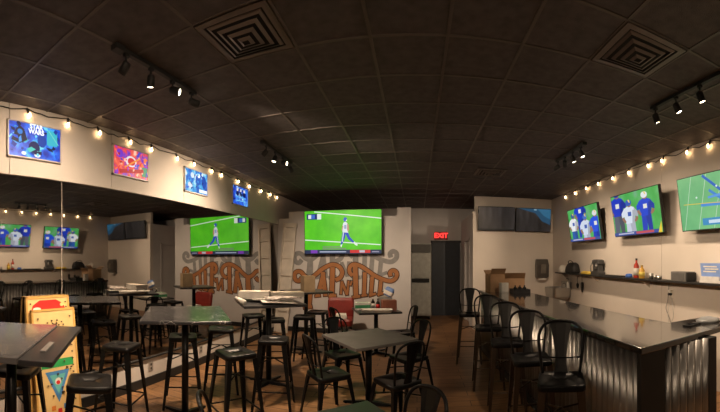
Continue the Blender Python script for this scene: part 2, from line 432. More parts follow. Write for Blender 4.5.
PB4 = glow_noise('poster_navy', [(.25, (10, 20, 80)), (.45, (25, 60, 190)), (.6, (50, 110, 225)), (.78, (120, 180, 240))], 9, 1.1, seed=8)
WB = glow((245, 248, 255), 1.2)
poster(1.72, [(20, 50, 150), (60, 150, 235), (15, 25, 70), (120, 215, 235), (30, 90, 220), (70, 200, 190)], [(PB1, rect(0, 0, 1, 1)), (glow((10, 22, 60)), [(.04, .45), (.12, .78), (.2, .9), (.28, .8), (.34, .5), (.2, .38)]), (glow((50, 130, 220)), ell(.2, .72, .05, .08)),
               (glow((12, 30, 90)), ell(.47, .3, .11, .2)), (glow((60, 190, 210)), rect(.72, .45, .93, .9)), (glow((20, 70, 170)), ell(.62, .55, .09, .2)), (WB, ell(.27, .1, .045, .05)), (WB, ell(.53, .09, .06, .06)), (glow((120, 220, 200)), line(.75, .9, .95, .5, .03))],
       'light-box poster in blue with white block title, leftmost above the mirror', [('STAR', .062, .5, .885, WB), ('WARS', .062, .5, .745, WB)])
poster(3.02, [(225, 45, 55), (130, 60, 210), (250, 190, 170), (60, 70, 190), (245, 120, 60), (170, 25, 50)], [(PB2, rect(0, 0, 1, 1)), (glow((235, 225, 230)), ell(.48, .55, .16, .2)), (glow((215, 40, 50)), ell(.49, .55, .11, .14)), (glow((240, 150, 60)), line(.3, .3, .75, .75, .06)), (glow((60, 150, 110)), rect(.8, .1, .97, .45)), (glow((190, 35, 45)), line(.15, .12, .85, .3, .14)), (glow((120, 60, 200)), ell(.16, .75, .1, .16))],
       'light-box poster in red and purple swirls, second above the mirror from the left')
poster(4.37, [(225, 240, 250), (40, 100, 210), (120, 200, 235), (15, 50, 140), (70, 160, 230)], [(PB3, rect(0, 0, 1, 1)), (glow((225, 240, 250)), ell(.3, .75, .08, .13)), (glow((40, 100, 200)), ell(.55, .6, .12, .25)), (WB, ell(.58, .8, .06, .1)), (glow((30, 80, 180)), ell(.82, .55, .1, .3)), (WB, rect(.6, .06, .97, .2)), (glow((230, 240, 250)), ell(.2, .3, .1, .12))],
       'light-box poster in pale blue and white, third above the mirror from the left')
poster(5.75, [(30, 70, 200), (100, 180, 240), (15, 25, 90), (190, 215, 240)], [(PB4, rect(0, 0, 1, 1))] + [(glow((235, 225, 215)), ell(u, .8, .055, .1)) for u in (.28, .5, .72)] + [(glow((15, 25, 80)), ell(u, .6, .1, .13)) for u in (.28, .5, .72)] + [(glow((90, 170, 235)), line(.15, .42, .85, .42, .08)), (glow((120, 200, 240)), line(.2, .2, .8, .25, .05))],
       'light-box poster in dark blue with three pale heads, farthest above the mirror')

# ------------------------------------------------------------------ painted wall lettering TAP N' TILL
def mx(cx, cy): return (-2.72+(cx-25)/573*2.315, 2.039-cy*.00396)
STROKES = [
    ([(68, 214), (54, 230), (35, 224), (27, 200), (38, 179), (64, 178), (90, 203), (120, 213), (150, 193), (190, 160), (240, 137), (280, 146), (299, 175), (290, 206), (262, 222)], 21),
    ([(120, 206), (116, 280), (104, 372)], [26, 32, 40]), ([(80, 380), (130, 372)], 18),
    ([(196, 180), (180, 240), (160, 312)], 20), ([(190, 178), (200, 250), (206, 312)], 22), ([(172, 268), (204, 262)], 12), ([(146, 314), (178, 310)], 12),
    ([(246, 150), (244, 230), (242, 306)], 25), ([(224, 312), (266, 306)], 15),
    ([(292, 300), (296, 228)], 12), ([(296, 228), (326, 302)], 14), ([(327, 302), (334, 224)], 11),
    ([(352, 226), (343, 250)], 10),
    ([(356, 196), (340, 178), (341, 150), (360, 135), (390, 140), (430, 163), (470, 192), (515, 214), (560, 224), (588, 205), (590, 178), (572, 167), (556, 180), (560, 198)], 20),
    ([(370, 145), (372, 230), (374, 310)], 25), ([(354, 316), (396, 308)], 15),
    ([(422, 178), (420, 240), (418, 300)], 20), ([(404, 306), (434, 302)], 12),
    ([(462, 200), (458, 250), (455, 300)], 19), ([(446, 305), (482, 292)], 13),
    ([(508, 222), (504, 260), (500, 296)], 18), ([(490, 300), (540, 282)], 13),
]
def ribbon(mb, pts, w, y0, y1, grow=0, off=(0, 0)):
    P = [p.to_2d() for p in catmull([(a, c, 0) for a, c in pts], 7)] if len(pts) > 2 else [Vector(p) for p in pts]
    n = len(P); Lf, Rt = [], []
    for i, p in enumerate(P):
        t = (P[min(i+1, n-1)]-P[max(i-1, 0)]).normalized(); nn = Vector((-t.y, t.x))
        if isinstance(w, list):
            f = i/(n-1)*(len(w)-1); a = min(int(f), len(w)-2); ww = w[a]+(w[a+1]-w[a])*(f-a)
        else: ww = w
        h = ww/2+grow
        q = p - t*grow if i == 0 else (p + t*grow if i == n-1 else p)
        Lf.append(q+nn*h+Vector(off)); Rt.append(q-nn*h+Vector(off))
    for i in range(n-1):
        quad = [Lf[i], Lf[i+1], Rt[i+1], Rt[i]]
        lo = [mb.v((mx(q.x, q.y)[0], y1, mx(q.x, q.y)[1])) for q in quad]
        mb.face(lo)
root = thing('wall_mural', "painted sign reading TAP N' TILL in scrolled orange letters with grey shadow", 'mural', (0, 0, 0))
OR = mat('mural_orange', (.40, .165, .058), .7, scale=6); OUT = mat('mural_outline', (.09, .045, .03), .7); GR = mat('mural_grey', (.26, .26, .26), .7)
mb = MB()
for k, (pts, w) in enumerate(STROKES): ribbon(mb, pts, w, 0, YM-.002-.00012*k, grow=3, off=(0, -103))
mb.build('shadow_lettering', GR, root)
mb = MB()
for k, (pts, w) in enumerate(STROKES): ribbon(mb, pts, w, 0, YM-.006-.00012*k, grow=4.5)
mb.build('letter_outline', OUT, root)
mb = MB()
for k, (pts, w) in enumerate(STROKES): ribbon(mb, pts, w, 0, YM-.010-.00012*k)
mb.build('lettering', OR, root)

# ------------------------------------------------------------------ track lights
WARM = (1.0, .74, .51)
LENS = mat('lamp_lens', (.9, .85, .7), .4, emit=(1, .86, .62), strength=14)
def track(x, y0, y1, label, aim):
    t = thing('track_light', label, 'track light', (x, (y0+y1)/2, ZC), 0, 'black track lights on the ceiling')
    L = y1-y0
    mb = MB(); mb.box((-.018, -L/2, -.035), (.018, L/2, -.006), bevel=.004); mb.build('track', BLKM, t)
    mb = MB(); mb.box((-.03, -L/2-.02, -.045), (.03, -L/2+.07, -.006), bevel=.005); mb.build('feed_box', BLKM, t)
    for i, (a, energy, spot) in enumerate(aim):
        yy = -L/2 + .1 + (L-.16)*i/(len(aim)-1)
        h = MB(); h.tube([(0, yy, -.03), (0, yy, -.1)], .008, 8); h.box((-.012, yy-.02, -.055), (.012, yy+.02, -.03))
        d = Vector(a).normalized(); M = Matrix.Translation((0, yy, -.11)) @ d.to_track_quat('Z', 'Y').to_matrix().to_4x4()
        h.lathe([(.0, -.02), (.024, -.02), (.03, -.01), (.031, .035), (.033, .068), (.028, .068), (.027, .056), (0, .056)], 18, M=M)
        ho = h.build('lamp_head', BLKM, t)
        l = MB(); l.lathe([(0, .057), (.026, .057), (.026, .061), (0, .063)], 16, M=M); l.build('lens', LENS, ho)
        ld = bpy.data.lights.new('spot', 'SPOT'); ld.energy = energy; ld.color = WARM; ld.spot_size = spot; ld.spot_blend = 1.0; ld.shadow_soft_size = .03
        lo = bpy.data.objects.new('spot_lamp', ld); COL.objects.link(lo); lo.parent = ho
        lo.location = M @ Vector((0, 0, .075)); lo.rotation_euler = (-d).to_track_quat('Z', 'Y').to_euler()
    return t
WIDE = 2.1
track(-1.84, 1.66, 2.6, 'four-head track light between the near left vent and the leftmost poster', [((-.85, -.1, -.85), 130, 2.2), ((-.2, .1, -1), 230, WIDE), ((1, .4, -.4), 240, .9), ((.42, .9, -.18), 270, .8)])
track(-1.86, 4.08, 5.12, 'four-head track light farther along the left side, above the paper-covered table', [((-.85, -.1, -.85), 190, 2.2), ((-.2, -.3, -1), 230, WIDE), ((1, -.1, -.28), 210, 1.0), ((.15, .75, -.7), 240, 1.7)])
track(2.03, 4.05, 4.98, 'four-head track light far along the right side, beyond the right vent', [((.35, -.3, -1), 55, 2.5), ((.35, -.2, -1), 55, 2.5), ((.4, .8, -.8), 130, 1.8), ((-.36, 1, -.33), 190, .8)])
track(2.12, 1.72, 2.78, 'four-head track light at the right edge nearest the bar end', [((.4, -.3, -1), 55, 2.5), ((.35, -.2, -1), 55, 2.5), ((.4, -.3, -1), 55, 2.5), ((.4, -.1, -1), 55, 2.5)])
# two added track lights, unseen behind the camera, to brighten the near room
track(-1.84, -1.5, -.5, 'added unseen four-head track light behind the camera, left side', [((-.4, .4, -1), 60, 1.8), ((.6, .8, -.5), 40, 1.2), ((-.2, .5, -1), 60, 1.8), ((.5, .9, -.5), 40, 1.2)])
track(1.6, -1.7, -.7, 'added unseen four-head track light behind the camera, right side', [((.4, .6, -1), 20, 1.5), ((-.8, .6, -.35), 120, 1.2), ((.3, .9, -.8), 20, 1.5), ((-.8, .9, -.35), 120, 1.2)])

# ------------------------------------------------------------------ ceiling vents
def vent(cx, cy, s, label):
    t = thing('ceiling_vent', label, 'air vent', (cx, cy, ZC), 0, 'square ceiling vents')
    V = mat('vent_paint', (.15, .128, .115), .45); VD = mat('vent_dark', (.012, .011, .01), .8)
    def ring(mb, a, b, za, zb, th=.004):
        def sq(w, z): return [(w, w, z), (-w, w, z), (-w, -w, z), (w, -w, z)]
        mb.loft([sq(a, za), sq(b, zb), sq(b, zb+th), sq(a, za+th), sq(a, za)], False, False)
    mb = MB(); ring(mb, s/2, s/2-.045, -.008, -.012); ring(mb, s/2, s/2, -.012, -.001); mb.build('frame', V, t)
    mb = MB(); mb.box((-s/2+.02, -s/2+.02, -.004), (s/2-.02, s/2-.02, -.001)); mb.build('duct_plate', VD, t)
    mb = MB(); n = 4; st = (s/2-.055)/n
    for i in range(n):
        a = (s/2-.06)-i*st; z = -.012-.013*i; ring(mb, a, max(a-st*.42, .001), z+.004, z-.006, .003)
    mb.build('louvre', V, t)
    return t
vent(-1.085, 2.115, .5, 'square louvred ceiling vent on the left, beside the near track light')
vent(1.49, 2.115, .5, 'square louvred ceiling vent on the right, above the bar')
vent(1.23, 5.98, .5, 'small-looking far ceiling vent beyond the bar stools')

# ------------------------------------------------------------------ string lights
WIRE = mat('black_wire', (.01, .01, .01), .6)
BULB = mat('warm_bulb', (1, .8, .5), .3, emit=(1, .62, .30), strength=36)
def string_lights(xw, side, ys, zb, label):
    t = thing('string_lights', label, 'string lights', (xw, ys[0], zb), 0, 'bulb strings along the walls')
    pts = []
    for a, c in zip(ys, ys[1:]):
        for k in range(6):
            f = k/6; pts.append((side*.015, a+(c-a)*f-ys[0], .065-.05*4*f*(1-f)*random.uniform(.5, 1)))
    pts.append((side*.015, ys[-1]-ys[0], .065))
    mb = MB(); mb.tube(pts, .005, 5); mb.build('wire', WIRE, t)
    for y in ys:
        dx = random.uniform(.01, .03)*side; dy = random.uniform(-.03, .03)
        mb = MB(); mb.tube([(side*.015, y-ys[0], .068), (side*.015+dx*.5, y-ys[0]+dy*.5, .02)], .011, 8); so = mb.build('socket', WIRE, t)
        mb = MB(); c = (side*.015+dx, y-ys[0]+dy, -.012)
        mb.lathe([(0, -.014), (.006, -.011), (.0105, -.003), (.0105, .004), (.008, .018), (.007, .03), (0, .032)], 12, c=c)
        mb.build('bulb', BULB, t)
string_lights(XL+.03, 1, [1.12, 1.63, 2.11, 2.50, 2.97, 3.38, 3.88, 4.30, 4.80, 5.08, 5.66, 6.12, 6.62, 7.05, 7.45], 3.0, 'string of warm bulbs along the wall above the lit posters')
string_lights(XR, -1, [7.40, 6.85, 6.32, 5.80, 5.32, 4.85, 4.33, 3.95, 3.45, 3.05, 2.58, 2.1], 3.01, 'string of warm bulbs along the bar wall above the televisions')

# ------------------------------------------------------------------ seating
def leg_mesh(x0, y0, z0, x1, y1, w0=.05, w1=.026):
    """pressed-steel L-section leg: corner outward, tapering to the foot"""
    mb = MB(); sx = 1 if x1 > 0 else -1; sy = 1 if y1 > 0 else -1
    def sec(x, y, z, w, th=.007):
        return [(x, y, z), (x-sx*w, y, z), (x-sx*w, y-sy*th, z), (x-sx*th, y-sy*th, z), (x-sx*th, y-sy*w, z), (x, y-sy*w, z)]
    zs = [0, .05, .5, .85, 1]
    loops = []
    for f in zs:
        loops.append(sec(x1+(x0-x1)*f, y1+(y0-y1)*f, z0*f, w1+(w0-w1)*f**1.3))
    mb.loft(loops); return mb
def seat_mesh(w, z, slot=True):
    mb = MB(); mb.smooth = True; r = .045
    loops = [rsq(w-.012, w-.012, r, z-.045), rsq(w, w, r, z-.04), rsq(w, w, r, z-.008), rsq(w-.01, w-.01, r, z-.001), rsq(w-.03, w-.03, r, z), rsq(w-.06, w-.06, r, z-.0015)]
    if slot: loops += [rsq(.085, .03, .0145, z-.006), rsq(.08, .025, .012, z-.012), rsq(.08, .025, .012, z-.03)]
    mb.loft(loops, True, True); return mb
def common_legs(t, w, z, spread, mtl, rails):
    c = w/2-.008
    for sx in (-1, 1):
        for sy in (-1, 1):
            leg_mesh(sx*c, sy*c, z-.04, sx*spread, sy*spread).build('leg', mtl, t)
    if rails:
        f = rails/(z-.04); p = spread+(c-spread)*f-.012
        for (a, b_) in (((-p, -p), (p, -p)), ((p, -p), (p, p)), ((p, p), (-p, p)), ((-p, p), (-p, -p))):
            mb = MB(); mb.tube([(a[0], a[1], rails), (b_[0], b_[1], rails)], .008, 8); mb.build('foot_rail', mtl, t)
    f = .72; p = spread+(c-spread)*f-.012; zz = (z-.04)*f
    mb = MB(); 
    for s in (1, -1): mb.tube([(-p, -s*p, zz), (0, 0, zz+.03), (p, s*p, zz)], .007, 6)
    mb.build('cross_brace', mtl, t)
def back_parts(t, w, z, top, mtl, splat_mat):
    h = top-z; yb = -w/2+.02
    def rec(zz): return yb-.24*(zz-z)        # recline
    pts = []
    for x, f in ((-.150, -.02), (-.158, .12), (-.172, .38), (-.182, .60), (-.176, .78), (-.145, .91), (-.085, .98), (0, 1.0), (.085, .98), (.145, .91), (.176, .78), (.182, .60), (.172, .38), (.158, .12), (.150, -.02)):
        pts.append((x*.92, rec(z+h*f)+.03*(abs(x)/.18)**2, z+h*f))
    mb = MB(); mb.tube(catmull(pts, 3), .0115, 8); mb.build('back_hoop', mtl, t)
    mb = MB(); L0, L1 = [], []
    loops = []
    for f, hw in ((0.0, .05), (.15, .042), (.4, .044), (.7, .062), (.9, .078), (.985, .082)):
        zz = z+h*f-.004; y = rec(zz)-.002
        loops.append([(-hw, y+.004, zz), (-hw*.5, y-.004, zz), (hw*.5, y-.004, zz), (hw, y+.004, zz), (hw, y+.008, zz), (hw*.5, y, zz), (-hw*.5, y, zz), (-hw, y+.008, zz)])
    mb.loft(loops); mb.build('back_splat', splat_mat, t)
    if True:
        mb = MB(); mb.tube([(-.165, rec(z+h*.33)+.026, z+h*.30), (-.08, rec(z+h*.3)+.002, z+h*.27), (.08, rec(z+h*.3)+.002, z+h*.27), (.165, rec(z+h*.33)+.026, z+h*.30)], .006, 6); mb.build('back_rail', mtl, t)

# backless bar stools
stool = thing('bar_stool', 'x', 'stool', group='backless black metal bar stools')
seat_mesh(.31, .76).build('seat', BLK, stool); common_legs(stool, .31, .76, .215, BLK, .24)
SPOTS = [(-1.99, 1.55, 50, 'backless black metal stool in front of the leaning game boards, slotted seat close up'),
         (-2.63, 2.45, 20, 'backless black stool by the mirror, between the leaning boards and the scuffed table'),
         (-2.43, 3.20, 35, 'backless black stool tucked under the scuffed high table, left of its post'),
         (-2.31, 3.82, 30, 'backless black stool behind the scuffed high table, right of its post'),
         (-1.60, 2.90, 55, 'backless black stool with green sheen on its seat, in front of the scuffed high table'),
         (-1.50, 3.57, 15, 'backless black stool on the near side of the table piled with papers'),
         (-2.44, 5.00, 40, 'backless black stool on the far left side of the table piled with papers'),
         (-2.00, 4.76, 25, 'backless black stool directly behind the table piled with papers'),
         (-1.67, 5.17, 10, 'backless black stool between the paper-piled table and the table with the tan box'),
         (-1.62, 5.72, 0, 'backless black stool farthest back, right of the table with the tan box'),
         (-2.52, 1.25, 40, 'backless black stool tucked beneath the two-tone table at the left edge')]
for i, (x, y, a, lab) in enumerate(SPOTS): place(stool, i, (x, y, 0), math.radians(a), lab)

# café chairs
chair = thing('cafe_chair', 'x', 'chair', group='black metal cafe chairs')
seat_mesh(.36, .45).build('seat', BLK, chair); common_legs(chair, .36, .45, .225, BLK, 0); back_parts(chair, .36, .45, .85, BLK, BLK)
CH = [(-.90, 3.58, 41, 'black metal cafe chair on the left near side of the grey square table'),
      (-.19, 3.48, 131, 'black metal cafe chair on the right near side of the grey square table'),
      (-.10, 4.34, 221, 'black metal cafe chair on the right far side of the grey square table, arched back'),
      (-.92, 4.38, -49, 'black metal cafe chair on the left far side of the grey square table'),
      (-.10, 1.95, 222, 'black metal chair whose arched back rises at the bottom edge, right of the green-lit table'),
      (-.93, 1.78, 33, 'black metal chair at the bottom edge left of the green-lit table, back edge-on'),
      (-.25, 5.80, 200, 'black metal cafe chair at right of the cluttered low table by the mural'),
      (-1.13, 5.66, 40, 'black metal cafe chair at left of the cluttered low table by the mural')]
for i, (x, y, a, lab) in enumerate(CH): place(chair, i, (x, y, 0), math.radians(a-90), lab)

# tall stools with backs at the bar
hi = thing('bar_chair', 'x', 'stool', group='high-backed metal stools along the bar')
seat_mesh(.33, .76).build('seat', BLK, hi); common_legs(hi, .33, .76, .2, GUN, .27); back_parts(hi, .33, .76, 1.13, BLK, BLKM)
for i, (x, y, a, lab) in enumerate([(1.0, 2.36, -112, 'high-backed black stool nearest the bar corner'),
                                    (.975, 2.98, -98, 'high-backed black stool second from the near bar corner'),
                                    (.93, 3.66, -100, 'high-backed black stool third from the near bar corner, middle of the row'),
                                    (.90, 4.50, -97, 'high-backed black stool fourth from the near bar corner'),
                                    (.83, 5.65, -100, 'high-backed black stool farthest along the bar, beside the cardboard boxes')]):
    place(hi, i, (x, y, 0), math.radians(a-90), lab)

# ------------------------------------------------------------------ tables
def table(name, label, loc, rot, w, d, h, topm, group, cross=True, thick=.032):
    t = thing(name, label, 'table', (loc[0], loc[1], 0), math.radians(rot), group)
    mb = MB(); mb.box((-w/2, -d/2, h-thick), (w/2, d/2, h), bevel=.006); mb.build('tabletop', topm, t)
    mb = MB(); mb.box((-.14, -.14, h-thick-.012), (.14, .14, h-thick)); mb.tube([(0, 0, .03), (0, 0, h-thick-.01)], .036, 14); mb.build('post', BLK, t)
    mb = MB(); a = .29 if h < .9 else .3
    for k in range(4):
        M = Matrix.Rotation(k*PI/2+PI/4, 4, 'Z')
        loops = []
        for f, ww, hh in ((.0, .05, .05), (.25, .045, .045), (.85, .03, .028), (1, .028, .02)):
            x = a*f; loops.append([M @ Vector(q) for q in ((x, -ww/1.4, .008), (x, ww/1.4, .008), (x, ww/2, hh), (x, -ww/2, hh))])
        mb.loft(loops)
        mb.lathe([(0, 0), (.02, 0), (.02, .01), (0, .01)], 10, c=tuple(M @ Vector((a-.03, 0, 0))))
    mb.build('base', BLK, t)
    return t
def scuff_mat():
    m = mat('scuffed_laminate', (.03, .03, .033), .2, spec=.6, scale=5)
    nt = m.node_tree; b = nt.nodes['Principled BSDF']
    tc = nt.nodes.new('ShaderNodeTexCoord'); vo = nt.nodes.new('ShaderNodeTexVoronoi'); vo.feature = 'DISTANCE_TO_EDGE'; vo.inputs['Scale'].default_value = 7
    nz = nt.nodes.new('ShaderNodeTexNoise'); nz.inputs['Scale'].default_value = 3
    ad = nt.nodes.new('ShaderNodeMix'); ad.data_type = 'RGBA'; ad.blend_type = 'ADD'; ad.inputs['Factor'].default_value = .8
    nt.links.new(tc.outputs['Object'], nz.inputs['Vector']); nt.links.new(tc.outputs['Object'], ad.inputs['A']); nt.links.new(nz.outputs['Color'], ad.inputs['B'])
    nt.links.new(ad.outputs['Result'], vo.inputs['Vector'])
    lt = nt.nodes.new('ShaderNodeMath'); lt.operation = 'LESS_THAN'; lt.inputs[1].default_value = .012
    nt.links.new(vo.outputs['Distance'], lt.inputs[0])
    gt = nt.nodes.new('ShaderNodeMath'); gt.operation = 'GREATER_THAN'; gt.inputs[1].default_value = .52
    n2 = nt.nodes.new('ShaderNodeTexNoise'); n2.inputs['Scale'].default_value = 6; nt.links.new(tc.outputs['Object'], n2.inputs['Vector']); nt.links.new(n2.outputs['Fac'], gt.inputs[0])
    mu = nt.nodes.new('ShaderNodeMath'); mu.operation = 'MULTIPLY'; nt.links.new(lt.outputs[0], mu.inputs[0]); nt.links.new(gt.outputs[0], mu.inputs[1])
    old = b.inputs['Base Color'].links[0].from_socket
    mxn = nt.nodes.new('ShaderNodeMix'); mxn.data_type = 'RGBA'; nt.links.new(mu.outputs[0], mxn.inputs['Factor']); nt.links.new(old, mxn.inputs['A']); mxn.inputs['B'].default_value = (.4, .39, .37, 1)
    nt.links.new(mxn.outputs['Result'], b.inputs['Base Color'])
    return m
HT = 'high pub tables'
table('high_table', 'high black pub table with white scuff marks, stools round it, before the mirror', (-2.215, 2.95), 37, .82, 1.06, 1.06, scuff_mat(), HT)
table('high_table', 'high black pub table covered with a pile of papers and flat boxes', (-1.87, 4.28), 37, .78, .80, 1.06, TOP, HT)
table('high_table', 'high black pub table holding a tan cardboard box before the mural', (-1.92, 6.03), 40, .72, .72, 1.06, TOP, HT)
LT = 'low square tables'
table('low_table', 'grey square dining table with four metal chairs in the middle of the floor', (-.533, 3.94), 40, .78, .78, .75, TOPM, LT)
table('low_table', 'low table corner with green sheen at the bottom edge of the view', (-.35, 1.60), 40, .8, .8, .75, TOP, LT)
table('low_table', 'low square table cluttered with boxes and bottles below the mural', (-.70, 6.12), 20, .72, .72, .75, TOP, LT)

# two-tone table at the left edge
t = thing('high_table', 'large two-tone pub table at the left edge, grey gloss panel and black end leaf', 'table', (-2.31, 1.10, 0), math.radians(45), HT)
mb = MB(); mb.box((-.44, -.53, 1.02), (.22, .53, 1.058), bevel=.005); mb.build('tabletop', mat('grey_gloss_laminate', (.12, .115, .12), .16, spec=.6, scale=4), t)
mb = MB(); mb.box((.225, -.53, 1.02), (.42, .53, 1.05), bevel=.005); o = mb.build('end_leaf', TOP, t); o['label'] = 'black end leaf'
mb = MB(); mb.box((.30, -.34, 1.05), (.335, -.10, 1.062), bevel=.005); o = mb.build('handle', mat('grey_handle', (.24, .23, .22), .4), t)
mb = MB(); mb.box((-.2, -.2, 1.0), (.2, .2, 1.02)); mb.tube([(0, 0, .03), (0, 0, 1.0)], .038, 14); mb.build('post', BLK, t)
mb = MB(); 
for k in range(4):
    M = Matrix.Rotation(k*PI/2+PI/4, 4, 'Z'); mb.box((0, -.03, .005), (.34, .03, .04), M)
mb.build('base', BLK, t)

# ------------------------------------------------------------------ leaning game boards
def board(loc, rotz, lean, W, H, items, label, dots=()):
    t = thing('game_board', label, 'board', loc, rotz, 'game boards leaning on the mirror')
    M = Matrix.Rotation(lean, 4, 'X')
    mb = MB()
    for lo, hi in (((-W/2, -.0, 0), (-W/2+.02, .035, H)), ((W/2-.02, 0, 0), (W/2, .035, H)), ((-W/2, 0, H-.02), (W/2, .035, H)), ((-W/2, 0, 0), (W/2, .035, .02))): mb.box(lo, hi, M)
    mb.build('frame', mat('board_wood', (.70, .42, .12), .5), t)
    mb = MB(); mb.m(items[0][0]); mb.box((-W/2+.02, .006, .02), (W/2-.02, .03, H-.02), M)
    for k, (mm, poly) in enumerate(items[1:]):
        mb.m(mm); mb.face([mb.v(M @ Vector(((u-.5)*(W-.04), .005-.0004*k, .02+v*(H-.04)))) for u, v in poly])
    mb.build('printed_panel', None, t)
    if dots:
        mb = MB()
        for u, v in dots:
            c = M @ Vector(((u-.5)*(W-.04), .004, .02+v*(H-.04))); mb.lathe([(0, 0), (.007, 0), (.007, .012), (0, .014)], 8, M=Matrix.Translation(c) @ M @ Matrix.Rotation(PI/2, 4, 'X'))
        o = mb.build('peg', mat('peg_brown', (.10, .055, .03), .5), t); o['kind'] = 'stuff'
    return t
CR = mat('board_cream', (.86, .62, .27), .5, var=.06); RDM = mat('board_red', (.70, .03, .025), .5); GRM = mat('board_green', (.04, .42, .12), .5); BLM = mat('board_blue', (.08, .28, .60), .5); TEAL = mat('board_teal', (.15, .55, .55), .5); WHM = mat('board_white', (.85, .82, .75), .5); BRM = mat('board_brown', (.22, .10, .04), .6); ORM = mat('board_orange', (.75, .25, .05), .5)
board((-2.925, 1.86, 0), PI/2, math.radians(-6.5), .50, 1.25, [(CR, None), (RDM, [(.06, .88), (.12, .945), (.3, .985), (.7, .985), (.88, .95), (.96, .89)]), (WHM, ell(.22, .915, .1, .014)), (GRM, rect(.62, .895, .8, .91)), (CR, ell(.85, .94, .05, .015))],
      'wooden game board with red arched top, behind the front leaning board', [(.06, .96), (.94, .96), (.06, .9), (.95, .92)])
pegs = [(.5+.22*math.cos(a), .87+.045*math.sin(a)) for a in [k*PI/5 for k in range(10)]] + [(.5+.1*math.cos(a), .87+.02*math.sin(a)) for a in [k*PI/3 for k in range(6)]]
rnd = random.Random(3)
pegs += [(u, v) for v in [.2+.06*k for k in range(9)] for u in (.1, .9)] + [(rnd.uniform(.15, .85), rnd.uniform(.25, .75)) for _ in range(26)] + [(.1, .94), (.9, .94), (.1, .8), (.9, .8)]
board((-2.86, 1.89, 0), PI/2, math.radians(-7.5), .50, 1.13, [(CR, None), (GRM, rect(.12, .5, .92, .57)), (BLM, [(.2, .47), (.8, .47), (.5, .2)]), (TEAL, [(.3, .44), (.7, .44), (.5, .27)]), (WHM, ell(.5, .38, .08, .03)), (RDM, ell(.5, .37, .05, .018)), (ORM, ell(.2, .68, .05, .02)), (TEAL, ell(.78, .72, .05, .02)), (BRM, ell(.5, .87, .06, .015)),
      (WHM, ell(.35, .62, .04, .015)), (ORM, rect(.3, .14, .4, .18)), (BLM, rect(.6, .14, .7, .18)), (RDM, rect(.45, .1, .55, .15))],
      'cream game board with brown pegs and a green band, in front of the red-topped board', pegs)

# ------------------------------------------------------------------ bar
XB, YB0, YB1, XB2 = 1.28, 1.78, 6.35, 2.0
def corrug(mb, a, b_, z0, z1, axis, at, amp=.018, pitch=.076):
    n = int((b_-a)/pitch*8); loops = []
    mb.smooth = True
    top, bot, top2, bot2 = [], [], [], []
    for i in range(n+1):
        s = a+(b_-a)*i/n; o = amp*math.sin(2*PI*(s-a)/pitch)
        p = (lambda z, e: (at+o+e, s, z)) if axis == 'y' else (lambda z, e: (s, at+o+e, z))
        top.append(p(z1, 0)); bot.append(p(z0, 0)); top2.append(p(z1, .004)); bot2.append(p(z0, .004))
    mb.loft([bot, top, top2, bot2, bot], False, False, closed=False)
CORR = mat('galvanised_sheet', (.38, .37, .355), .36, .92, var=.15, scale=3)
def skew(o):      # the bar stands a little out of square with the room
    a = math.radians(2.2); c = Vector((XB, YB0, 0)); o.rotation_euler.z = a; o.location = c - Matrix.Rotation(a, 3, 'Z') @ c
t = thing('bar_counter', 'bar front clad in ribbed galvanised sheet with black corner posts', 'bar', (0, 0, 0)); skew(t)
mb = MB(); mb.box((XB+.055, YB0+.07, .1), (XB+.1, YB1, 1.02)); mb.box((XB+.1, YB0+.07, .1), (2.0, YB0+.11, 1.02)); mb.build('frame', BLKM, t)
mb = MB(); corrug(mb, YB0+.06, YB1, .1, 1.02, 'y', XB+.04); mb.build('side_sheet', CORR, t)
mb = MB(); corrug(mb, XB+.22, 1.935, .1, 1.02, 'x', YB0+.055); mb.build('end_sheet', CORR, t)
mb = MB(); mb.box((XB+.02, YB0+.03, 0), (XB+.22, YB0+.07, 1.02)); mb.build('corner_post', BLKM, t)
mb = MB(); mb.box((1.935, YB0+.03, 0), (2.02, YB0+.14, 1.02)); mb.build('end_post', BLKM, t)
mb = MB(); mb.box((XB+.02, YB0+.07, 0), (XB+.07, YB1, .1)); mb.box((XB+.22, YB0+.04, 0), (1.935, YB0+.1, .1)); mb.build('kick_plate', BLKM, t)
mb = MB(); mb.box((1.86, 2.35, 0), (1.9, YB1, 1.02)); mb.build('back_panel', BLKM, t)
mb = MB(); poly = [(XB, YB0), (2.42, YB0+.14), (2.42, YB0+.56), (XB2+.02, YB0+.56), (XB2, 2.7), (XB2, YB1), (XB, YB1)]
mb.prism(poly, 'z', 1.02, 1.062); o = mb.build('bar_countertop', COUNTER); skew(o)
tag(o, 'long glossy black L-shaped countertop on the ribbed bar', 'countertop')
bv = o.modifiers.new('bevel', 'BEVEL'); bv.width = .006; bv.segments = 2

# ------------------------------------------------------------------ right wall: shelf and what stands on it
ZS = 1.325
t = thing('wall_shelf', 'long thin black shelf along the bar wall under the televisions', 'shelf', (XR, 4.9, ZS))
mb = MB(); mb.box((-.2, -3.3, -.025), (0, 2.68, 0), bevel=.003); mb.build('board', BLKM, t)
for y in (-2.4, -.6, 1.0, 2.4):
    mb = MB(); mb.prism([(-.16, -.025), (0, -.025), (0, -.14), (-.015, -.14)], 'y', y-.008, y+.008); mb.build('bracket', WHTR, t)
def simple(name, label, cat, mb, m, loc, rot=0, group=None):
    o = mb.build(name, m, None, loc, math.radians(rot)); return tag(o, label, cat, group)
